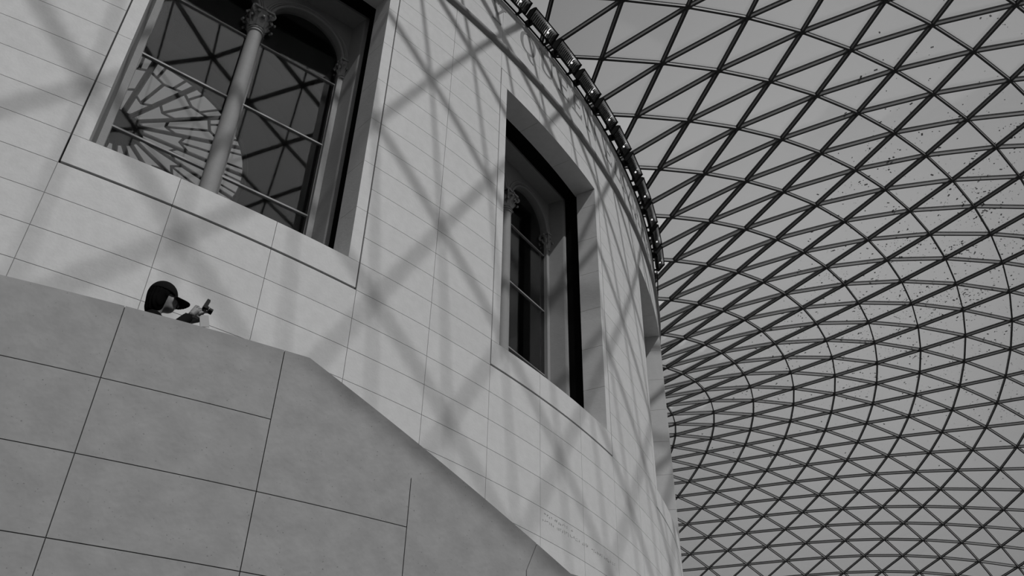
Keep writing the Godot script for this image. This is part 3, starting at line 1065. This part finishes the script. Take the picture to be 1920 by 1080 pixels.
# ---------------------------------------------------------------- floodlights on the parapet
func floodlights() -> void:
	var rail := MB.new()
	for q in [[21.93, 16.44, 0.022], [22.02, 16.52, 0.018]]:
		var pts := []
		var rr := []
		for i in 60:
			pts.append(on_wall(0.16 + 0.70 * i / 59.0, q[1], q[0])); rr.append(q[2])
		rail.tube(pts, rr, 6)
	for i in 15:
		var t := 0.18 + 0.0475 * i
		rail.box(on_wall(t, 16.45, 21.95), Basis(Vector3.UP, t).x * 0.02, Vector3.UP * 0.10, Basis(Vector3.UP, t).z * 0.05)
	put("mounting_rail", rail.mesh(), M.lamp_black, get_node("wall_drum"))
	# parts of one lamp; local x along the wall, y up, z outwards
	var L := 0.445
	var beta := deg_to_rad(40.0)
	var fz := Vector3(0, -sin(beta), cos(beta))      # the front looks outwards and down
	var fy := Vector3(0, cos(beta), sin(beta))
	var fx := Vector3.RIGHT
	var house := MB.new()
	var prof := [Vector2(-0.155, 0.0), Vector2(-0.15, -0.07), Vector2(-0.08, -0.17), Vector2(0.08, -0.17), Vector2(0.15, -0.07), Vector2(0.155, 0.0)]
	for i in prof.size() - 1:
		var a: Vector2 = prof[i]
		var b: Vector2 = prof[i + 1]
		var e := b - a
		var nn := (fy * -e.y + fz * e.x)
		if nn.dot(fy * (a.x + b.x) + fz * (a.y + b.y + 0.14)) < 0:
			nn = -nn
		house.flat([fx * -L + fy * a.x + fz * a.y, fx * L + fy * a.x + fz * a.y, fx * L + fy * b.x + fz * b.y, fx * -L + fy * b.x + fz * b.y], nn.normalized())
	for s in [-1.0, 1.0]:
		house.box(fy * 0.148 * s + fz * 0.004, fx * L, fy * 0.010, fz * 0.014)
		house.box(fx * L * s * 0.985 + fz * 0.004, fx * 0.012, fy * 0.15, fz * 0.014)
	var plate := MB.new()
	var pp := []
	for a in prof:
		pp.append(fx * -0.010 + fy * a.x * 1.06 + fz * (a.y * 1.06 + 0.02))
	plate.slab(pp, fx * 0.02)
	var refl := MB.new()
	var ribs := 15
	for k in ribs:
		for j in 5:
			for h in 8:
				var q := []
				for e in [[0, 0], [1, 0], [1, 1], [0, 1]]:
					var u: float = (k + (j + e[0]) / 5.0) / ribs
					var vv: float = (h + e[1]) / 8.0 * 2.0 - 1.0
					var bump := 0.012 * absf(sin(PI * (j + e[0]) / 5.0))
					q.append(fx * (u * 2.0 - 1.0) * L * 0.96 + fy * vv * 0.138 + fz * (-0.125 + 0.115 * vv * vv + bump))
				var nn: Vector3 = (q[1] - q[0]).cross(q[3] - q[0]).normalized()
				if nn.dot(fz) < 0:
					nn = -nn
				refl.quad(q[0], q[1], q[2], q[3], nn, nn, nn, nn)
	var fins := MB.new()
	for k in 15:
		fins.box(fx * ((k + 0.5) / 15.0 * 2.0 - 1.0) * L * 0.96 - fz * 0.060, fx * 0.004, fy * 0.137, fz * 0.022)
	var gls := MB.new()
	gls.box(fz * 0.0, fx * L * 0.97, fy * 0.138, fz * 0.004)
	var bulb := MB.new()
	bulb.ball(fx * 0.20 - fz * 0.035, Vector3(0.032, 0.028, 0.028), 8, 12)
	var yoke := MB.new()
	for s in [1.0]:
		yoke.box(fx * L * s * 0.72 - fz * 0.10 - Vector3(0, 0.10, 0.06), fx * 0.02, Vector3(0, 0.10, 0), Vector3(0, 0, 0.03))
		yoke.box(fx * L * s * 0.72 - fz * 0.06 - Vector3(0, 0.19, 0.12), fx * 0.03, Vector3(0, 0.015, 0), Vector3(0, 0, 0.10))
	var meshes := [house.mesh(), plate.mesh(), refl.mesh(), gls.mesh(), bulb.mesh(), yoke.mesh(), fins.mesh()]
	var where := ["at the top edge of the view beside the letter Y", "beside the letter Q of the frieze", "beside the letter U of the frieze", "beside the first E after the U", "beside the second E after the U",
		"beside the letter N of the frieze", "beside the E that begins the second word", "beside the letter L of the second word", "beside the letter Z of the frieze", "beside the letter A after the Z", "beside the letter B of the frieze", "last in the row where the drum turns away"]
	for k in 12:
		var t := 0.2665 + 0.0475 * (k - 1) + 0.025
		var f := thing("floodlight", "black ribbed floodlight " + where[k], "floodlight", on_wall(t, 16.56, 22.16), t, "floodlights along the drum parapet")
		put("housing", meshes[0], M.lamp_black, f)
		for s in [-1.0, 1.0]:
			put("end_plate", meshes[1], M.lamp_black, f, Transform3D(Basis.IDENTITY, fx * (L + 0.008) * s))
		put("reflector", meshes[2], M.reflector, f)
		put("louvre", meshes[6], M.lamp_black, f).set_meta("kind", "stuff")
		put("lamp_glass", meshes[3], M.lamp_glass, f)
		put("bulb", meshes[4], M.bulb, f)
		var om := OmniLight3D.new()
		om.name = "bulb_light"
		om.position = fx * 0.20 - fz * 0.035
		om.light_energy = 0.004
		om.omni_range = 30.0
		om.omni_attenuation = 2.0
		om.shadow_enabled = true
		f.add_child(om)
		for s in [0.0, -1.44 * L]:
			put("bracket", meshes[5], M.lamp_black, f, Transform3D(Basis.IDENTITY, fx * s))

# ---------------------------------------------------------------- person on the landing
func seg_d(p: Vector3, a: Vector3, b: Vector3, ra: float, rb: float) -> float:
	var ab := b - a
	var t := clampf((p - a).dot(ab) / ab.length_squared(), 0.0, 1.0)
	return p.distance_to(a + ab * t) - lerpf(ra, rb, t)

func ell_d(p: Vector3, c: Vector3, r: Vector3) -> float:
	var q := (p - c) / r
	var k := q.length()
	return (k - 1.0) * minf(r.x, minf(r.y, r.z)) if k < 1e-4 else k * (k - 1.0) / ((q / r).length())

func smin(a: float, b: float, k: float) -> float:
	var h := clampf(0.5 + 0.5 * (b - a) / k, 0.0, 1.0)
	return lerpf(b, a, h) - k * h * (1.0 - h)

func nets(b: MB, fn: Callable, lo: Vector3, hi: Vector3, cell: float) -> void:
	var nx := ceili((hi.x - lo.x) / cell) + 1
	var ny := ceili((hi.y - lo.y) / cell) + 1
	var nz := ceili((hi.z - lo.z) / cell) + 1
	var val := PackedFloat32Array()
	val.resize(nx * ny * nz)
	# coarse pass: skip blocks far from the surface
	var B := 4
	for bz in range(0, nz, B):
		for by in range(0, ny, B):
			for bx in range(0, nx, B):
				var mid := lo + Vector3(bx + B * 0.5, by + B * 0.5, bz + B * 0.5) * cell
				var dm: float = fn.call(mid)
				var far := absf(dm) > cell * B * 1.6 + 0.01
				for z in range(bz, mini(bz + B, nz)):
					for y in range(by, mini(by + B, ny)):
						for x in range(bx, mini(bx + B, nx)):
							val[x + nx * (y + ny * z)] = dm if far else fn.call(lo + Vector3(x, y, z) * cell)
	var vid := {}
	var pos := PackedVector3Array()
	var off := [Vector3i(0, 0, 0), Vector3i(1, 0, 0), Vector3i(0, 1, 0), Vector3i(1, 1, 0), Vector3i(0, 0, 1), Vector3i(1, 0, 1), Vector3i(0, 1, 1), Vector3i(1, 1, 1)]
	var edges := [[0, 1], [2, 3], [4, 5], [6, 7], [0, 2], [1, 3], [4, 6], [5, 7], [0, 4], [1, 5], [2, 6], [3, 7]]
	for z in nz - 1:
		for y in ny - 1:
			for x in nx - 1:
				var base := x + nx * (y + ny * z)
				var s0 := val[base] < 0.0
				if (val[base + 1] < 0.0) == s0 and (val[base + nx] < 0.0) == s0 and (val[base + nx + 1] < 0.0) == s0 and (val[base + nx * ny] < 0.0) == s0 and (val[base + nx * ny + 1] < 0.0) == s0 and (val[base + nx * ny + nx] < 0.0) == s0 and (val[base + nx * ny + nx + 1] < 0.0) == s0:
					continue
				var acc := Vector3.ZERO
				var cnt := 0
				for e in edges:
					var o0: Vector3i = off[e[0]]
					var o1: Vector3i = off[e[1]]
					var a := val[base + o0.x + nx * (o0.y + ny * o0.z)]
					var c := val[base + o1.x + nx * (o1.y + ny * o1.z)]
					if (a < 0.0) != (c < 0.0):
						acc += Vector3(o0).lerp(Vector3(o1), a / (a - c))
						cnt += 1
				vid[base] = pos.size()
				pos.append(lo + (Vector3(x, y, z) + acc / cnt) * cell)
	var nrm := PackedVector3Array()
	for p in pos:
		var h := cell * 0.5
		nrm.append(Vector3(fn.call(p + Vector3(h, 0, 0)) - fn.call(p - Vector3(h, 0, 0)), fn.call(p + Vector3(0, h, 0)) - fn.call(p - Vector3(0, h, 0)), fn.call(p + Vector3(0, 0, h)) - fn.call(p - Vector3(0, 0, h))).normalized())
	var k0 := b.v.size()
	b.v.append_array(pos)
	b.n.append_array(nrm)
	var st := [1, nx, nx * ny]
	for z in range(1, nz - 1):
		for y in range(1, ny - 1):
			for x in range(1, nx - 1):
				var base := x + nx * (y + ny * z)
				for ax in 3:
					var a := val[base]
					var c := val[base + st[ax]]
					if (a < 0.0) == (c < 0.0):
						continue
					var u: int = st[(ax + 1) % 3]
					var w: int = st[(ax + 2) % 3]
					if not (vid.has(base) and vid.has(base - u) and vid.has(base - w) and vid.has(base - u - w)):
						continue
					var q := [vid[base], vid[base - u], vid[base - u - w], vid[base - w]]
					for t in [[0, 1, 2], [0, 2, 3]]:
						var i0: int = q[t[0]]
						var i1: int = q[t[1]]
						var i2: int = q[t[2]]
						var g := (pos[i1] - pos[i0]).cross(pos[i2] - pos[i0])
						if g.dot(nrm[i0] + nrm[i1] + nrm[i2]) > 0.0:
							var sw := i1
							i1 = i2
							i2 = sw
						b.ix.append(k0 + i0); b.ix.append(k0 + i1); b.ix.append(k0 + i2)

# local axes: x is where the person looks, y up, z the right-hand side (towards the viewer)
const HEAD := Vector3(-0.055, 1.485, 0.0)
func f_head(p: Vector3) -> float:
	var q := p - HEAD
	var d := ell_d(q, Vector3(-0.018, 0.025, 0), Vector3(0.092, 0.092, 0.072))
	d = smin(d, ell_d(q, Vector3(0.035, -0.02, 0), Vector3(0.060, 0.082, 0.060)), 0.03)
	d = smin(d, ell_d(q, Vector3(0.048, -0.066, 0), Vector3(0.044, 0.030, 0.040)), 0.02)       # jaw and chin
	d = smin(d, seg_d(q, Vector3(0.096, 0.012, 0), Vector3(0.112, -0.020, 0), 0.007, 0.012), 0.012)   # nose
	d = smin(d, ell_d(q, Vector3(0.088, -0.046, 0), Vector3(0.013, 0.010, 0.022)), 0.010)          # lips
	for s in [-1.0, 1.0]:
		d = smin(d, ell_d(q, Vector3(0.070, -0.018, 0.034 * s), Vector3(0.026, 0.022, 0.024)), 0.02)  # cheeks
		d = smin(d, seg_d(q, Vector3(0.086, 0.026, 0.012 * s), Vector3(0.066, 0.024, 0.05 * s), 0.009, 0.008), 0.012)   # brow
		d = maxf(d, -ell_d(q, Vector3(0.096, 0.008, 0.031 * s), Vector3(0.014, 0.008, 0.013)) - 0.002)
		d = smin(d, ell_d(q, Vector3(-0.012, -0.002, 0.071 * s), Vector3(0.018, 0.030, 0.008)), 0.008)  # ears
	d = smin(d, seg_d(q, Vector3(-0.02, -0.05, 0), Vector3(-0.045, -0.17, 0), 0.048, 0.052), 0.03)
	return d

const SH := 1.15
func joints() -> Dictionary:
	return {"sr": Vector3(-0.085, SH, 0.16), "sl": Vector3(-0.085, SH, -0.16), "er": Vector3(0.03, 1.12, 0.20), "el": Vector3(0.05, 1.12, -0.18),
		"wr": Vector3(0.158, 1.392, 0.072), "wl": Vector3(0.170, 1.385, -0.045), "hr": Vector3(-0.08, 0.86, 0.085), "hl": Vector3(-0.08, 0.86, -0.085),
		"kr": Vector3(-0.06, 0.46, 0.095), "kl": Vector3(-0.06, 0.46, -0.095), "ar": Vector3(-0.09, 0.085, 0.10), "al": Vector3(-0.09, 0.085, -0.10)}

func f_body(p: Vector3, o: float) -> float:
	var j := joints()
	var d := ell_d(p, Vector3(-0.085, 1.04, 0), Vector3(0.105, 0.18, 0.155))
	d = smin(d, ell_d(p, Vector3(-0.08, 0.90, 0), Vector3(0.105, 0.16, 0.145)), 0.08)
	d = smin(d, seg_d(p, Vector3(-0.09, 1.17, 0), Vector3(-0.095, 1.36, 0), 0.075, 0.05), 0.04)
	for s in ["r", "l"]:
		d = smin(d, seg_d(p, Vector3(-0.088, SH, 0), j["s" + s], 0.066, 0.055), 0.05)
		d = smin(d, seg_d(p, j["s" + s], j["e" + s], 0.052, 0.041), 0.03)
		d = smin(d, seg_d(p, j["e" + s], j["w" + s], 0.040, 0.025), 0.02)
		d = smin(d, seg_d(p, j["h" + s], j["k" + s], 0.083, 0.058), 0.04)
		d = smin(d, seg_d(p, j["k" + s], j["a" + s], 0.056, 0.036), 0.03)
	return d - o

# hand: wrist, axes along the fingers / across the knuckles / palm normal; curls per finger
func hand_chain(w: Vector3, fwd: Vector3, side: Vector3, palm: Vector3, curl: Array) -> Array:
	var segs := []
	segs.append([w, w + fwd * 0.045, 0.024, 0.026])
	for k in 4:
		segs.append([w + fwd * 0.02 + side * (k - 1.5) * 0.010, w + fwd * 0.078 + side * (k - 1.5) * 0.019, 0.014, 0.0125])
		var p := w + fwd * 0.078 + side * (k - 1.5) * 0.019
		var a: float = 0.35
		var ln := [[0.036, 0.022, 0.018], [0.041, 0.026, 0.020], [0.038, 0.024, 0.019], [0.029, 0.018, 0.016]][k] as Array
		for e in 3:
			a += curl[k] * [0.55, 1.0, 0.75][e]
			var q: Vector3 = p + (fwd * cos(a) + palm * sin(a)) * ln[e]
			segs.append([p, q, 0.0092 - e * 0.0009, 0.0086 - e * 0.0009])
			p = q
	var t0 := w + fwd * 0.022 - side * 0.020 + palm * 0.006
	var t1 := t0 + (fwd * 0.6 - side * 0.75 + palm * 0.35).normalized() * 0.040
	var t2 := t1 + (fwd * 0.9 - side * 0.15 + palm * 0.45).normalized() * 0.030
	var t3 := t2 + (fwd * 0.85 + side * 0.15 + palm * 0.55).normalized() * 0.024
	segs.append([t0, t1, 0.015, 0.011]); segs.append([t1, t2, 0.0108, 0.0098]); segs.append([t2, t3, 0.0098, 0.0085])
	return segs

func f_segs(p: Vector3, segs: Array) -> float:
	var d := 1.0
	for s in segs:
		d = smin(d, seg_d(p, s[0], s[1], s[2], s[3]), 0.0045)
	return d

func person() -> void:
	var at := Vector3(0.80, 2.23, 25.10)
	var per := thing("person", "person in a black cap behind the stair parapet, raising a small camera", "person", at)
	var j := joints()
	var body := MB.new()
	nets(body, func(p: Vector3): return f_body(p, -0.012), Vector3(-0.32, 0.02, -0.34), Vector3(0.27, 1.42, 0.34), 0.016)
	nets(body, f_head, Vector3(-0.20, 1.30, -0.11), Vector3(0.09, 1.62, 0.11), 0.005)
	var hr := hand_chain(j.wr, Vector3(0.52, 0.84, -0.16).normalized(), Vector3(-0.80, 0.50, 0.30).normalized(), Vector3(0.28, -0.03, -0.96).normalized(), [0.25, 0.55, 0.62, 0.68])
	var hl := hand_chain(j.wl, Vector3(0.42, 0.90, 0.10).normalized(), Vector3(-0.85, 0.42, -0.30).normalized(), Vector3(0.25, 0.0, 0.97).normalized(), [0.35, 0.55, 0.6, 0.65])
	for hs in [hr, hl]:
		var lo := Vector3.ONE * 9.0
		var hi := -lo
		for s in hs:
			for e in 2:
				lo = lo.min(s[e]); hi = hi.max(s[e])
		nets(body, func(p: Vector3): return f_segs(p, hs), lo - Vector3.ONE * 0.032, hi + Vector3.ONE * 0.032, 0.004)
	put("body", body.mesh(), M.skin, per)
	var jk := MB.new()
	nets(jk, func(p: Vector3): return maxf(maxf(f_body(p, 0.012), 0.80 - p.y), maxf(-seg_d(p, j.wr + Vector3(0.03, 0.07, 0), j.wr + Vector3(-0.012, -0.02, 0.01), 0.06, 0.05), maxf(-seg_d(p, j.wl + Vector3(0.03, 0.07, 0), j.wl + Vector3(-0.012, -0.02, 0), 0.06, 0.05), p.y - 1.335 if p.distance_to(Vector3(-0.09, 1.4, 0)) < 0.16 else -1.0))), Vector3(-0.34, 0.76, -0.36), Vector3(0.29, 1.46, 0.36), 0.014)
	put("jacket", jk.mesh(), M.cloth_black, per)
	var tr := MB.new()
	nets(tr, func(p: Vector3): return maxf(f_body(p, 0.010), maxf(p.y - 0.86, 0.07 - p.y)), Vector3(-0.32, 0.02, -0.26), Vector3(0.12, 0.92, 0.26), 0.018)
	put("trousers", tr.mesh(), M.cloth_dark, per)
	for s in [1.0, -1.0]:
		var so := MB.new()
		nets(so, func(p: Vector3): return maxf(smin(ell_d(p, Vector3(-0.02, 0.03, 0.10 * s), Vector3(0.13, 0.05, 0.048)), ell_d(p, Vector3(-0.09, 0.06, 0.10 * s), Vector3(0.055, 0.06, 0.045)), 0.02), -p.y), Vector3(-0.18, -0.02, 0.10 * s - 0.07), Vector3(0.13, 0.14, 0.10 * s + 0.07), 0.010)
		put("shoe", so.mesh(), M.cloth_black, per)
	# hair falling straight behind the cheek to the collar
	var hair := MB.new()
	nets(hair, func(p: Vector3):
		var q := p - HEAD
		var d := ell_d(q, Vector3(-0.022, 0.018, 0), Vector3(0.102, 0.100, 0.093))
		d = smin(d, ell_d(q, Vector3(-0.050, -0.065, 0), Vector3(0.066, 0.10, 0.090)), 0.03)
		d = smin(d, seg_d(q, Vector3(-0.07, -0.05, 0.03), Vector3(-0.088, -0.135, 0.03), 0.04, 0.022), 0.03)
		d += 0.0016 * sin(q.z * 260.0 + q.x * 120.0)
		return maxf(d, q.x - lerpf(0.012, 0.024, clampf((q.y + 0.05) / 0.1, 0, 1))), Vector3(-0.24, 1.29, -0.12), Vector3(0.06, 1.65, 0.12), 0.005)
	put("hair", hair.mesh(), M.hair, per)
	var cap := MB.new()
	nets(cap, func(p: Vector3):
		var q := p - HEAD
		var tilt := q.y + 0.16 * q.x
		var d := ell_d(q, Vector3(-0.014, 0.028, 0), Vector3(0.109, 0.116, 0.098))
		return maxf(d, 0.030 - tilt), Vector3(-0.20, 1.46, -0.12), Vector3(0.09, 1.66, 0.12), 0.005)
	cap.ball(HEAD + Vector3(-0.014, 0.140, 0), Vector3(0.008, 0.006, 0.008), 6, 10)
	put("cap_crown", cap.mesh(), M.cloth_black, per)
	var vis := MB.new()
	nets(vis, func(p: Vector3):
		var q := p - HEAD
		var u := q.x - 0.06
		var y := 0.040 - 0.17 * u - 5.0 * q.z * q.z
		var plan := Vector2(u / 0.135, q.z / 0.088).length() - 1.0
		return maxf(absf(q.y - y) - 0.004, maxf(plan * 0.08, -u)), Vector3(-0.01, 1.40, -0.12), Vector3(0.16, 1.56, 0.12), 0.0045)
	put("cap_visor", vis.mesh(), M.cloth_black, per)
	for s in [-1.0, 1.0]:
		var ey := MB.new()
		ey.ball(HEAD + Vector3(0.080, 0.008, 0.031 * s), Vector3(0.012, 0.011, 0.012), 8, 12)
		put("eye", ey.mesh(), M.eye, per)
	# compact camera with a popped-up flash, held in both hands
	var cm := thing("camera_compact", "small black compact camera with raised flash held up in the person's hands", "camera", at + Vector3(0.246, 1.526, 0.012), 0.0)
	var tilt := Basis(Vector3.BACK, -0.20)
	var cb := MB.new()
	cb.box(Vector3.ZERO, tilt.x * 0.014, tilt.y * 0.036, tilt.z * 0.054)
	cb.box(tilt.y * 0.036, tilt.x * 0.014, tilt.y * 0.004, tilt.z * 0.040)
	put("camera_body", cb.mesh(), M.plastic, cm)
	var ln := MB.new()
	var lo := tilt.y * -0.010
	ln.tube([lo + tilt.x * 0.013, lo + tilt.x * 0.036, lo + tilt.x * 0.0361, lo + tilt.x * 0.066], [0.027, 0.027, 0.0235, 0.0235], 24)
	put("lens", ln.mesh(), M.plastic, cm)
	var rg := MB.new()
	rg.tube([lo + tilt.x * 0.030, lo + tilt.x * 0.033], [0.0278, 0.0278], 24)
	put("lens_ring", rg.mesh(), M.bar_paint, cm)
	var fs := MB.new()
	fs.box(tilt.y * 0.046 - tilt.x * 0.001 + tilt.z * 0.02, tilt.x * 0.012, tilt.y * 0.009, tilt.z * 0.022)
	put("flash", fs.mesh(), M.plastic, cm)
	# folded leaflet tucked under the hands
	var lf := MB.new()
	lf.box(Vector3(0.0, 0.0, 0.0), Vector3(0.033, 0.010, 0), Vector3(-0.014, 0.048, 0), Vector3(0, 0, 0.0012))
	lf.box(Vector3(0.0, -0.001, -0.006), Vector3(0.032, 0.009, 0.004), Vector3(-0.014, 0.047, 0), Vector3(0, 0, 0.0010))
	tag(put("leaflet", lf.mesh(), M.paper, self, Transform3D(Basis.IDENTITY, at + Vector3(0.264, 1.388, 0.045))), "small pale folded leaflet held below the person's camera", "leaflet")
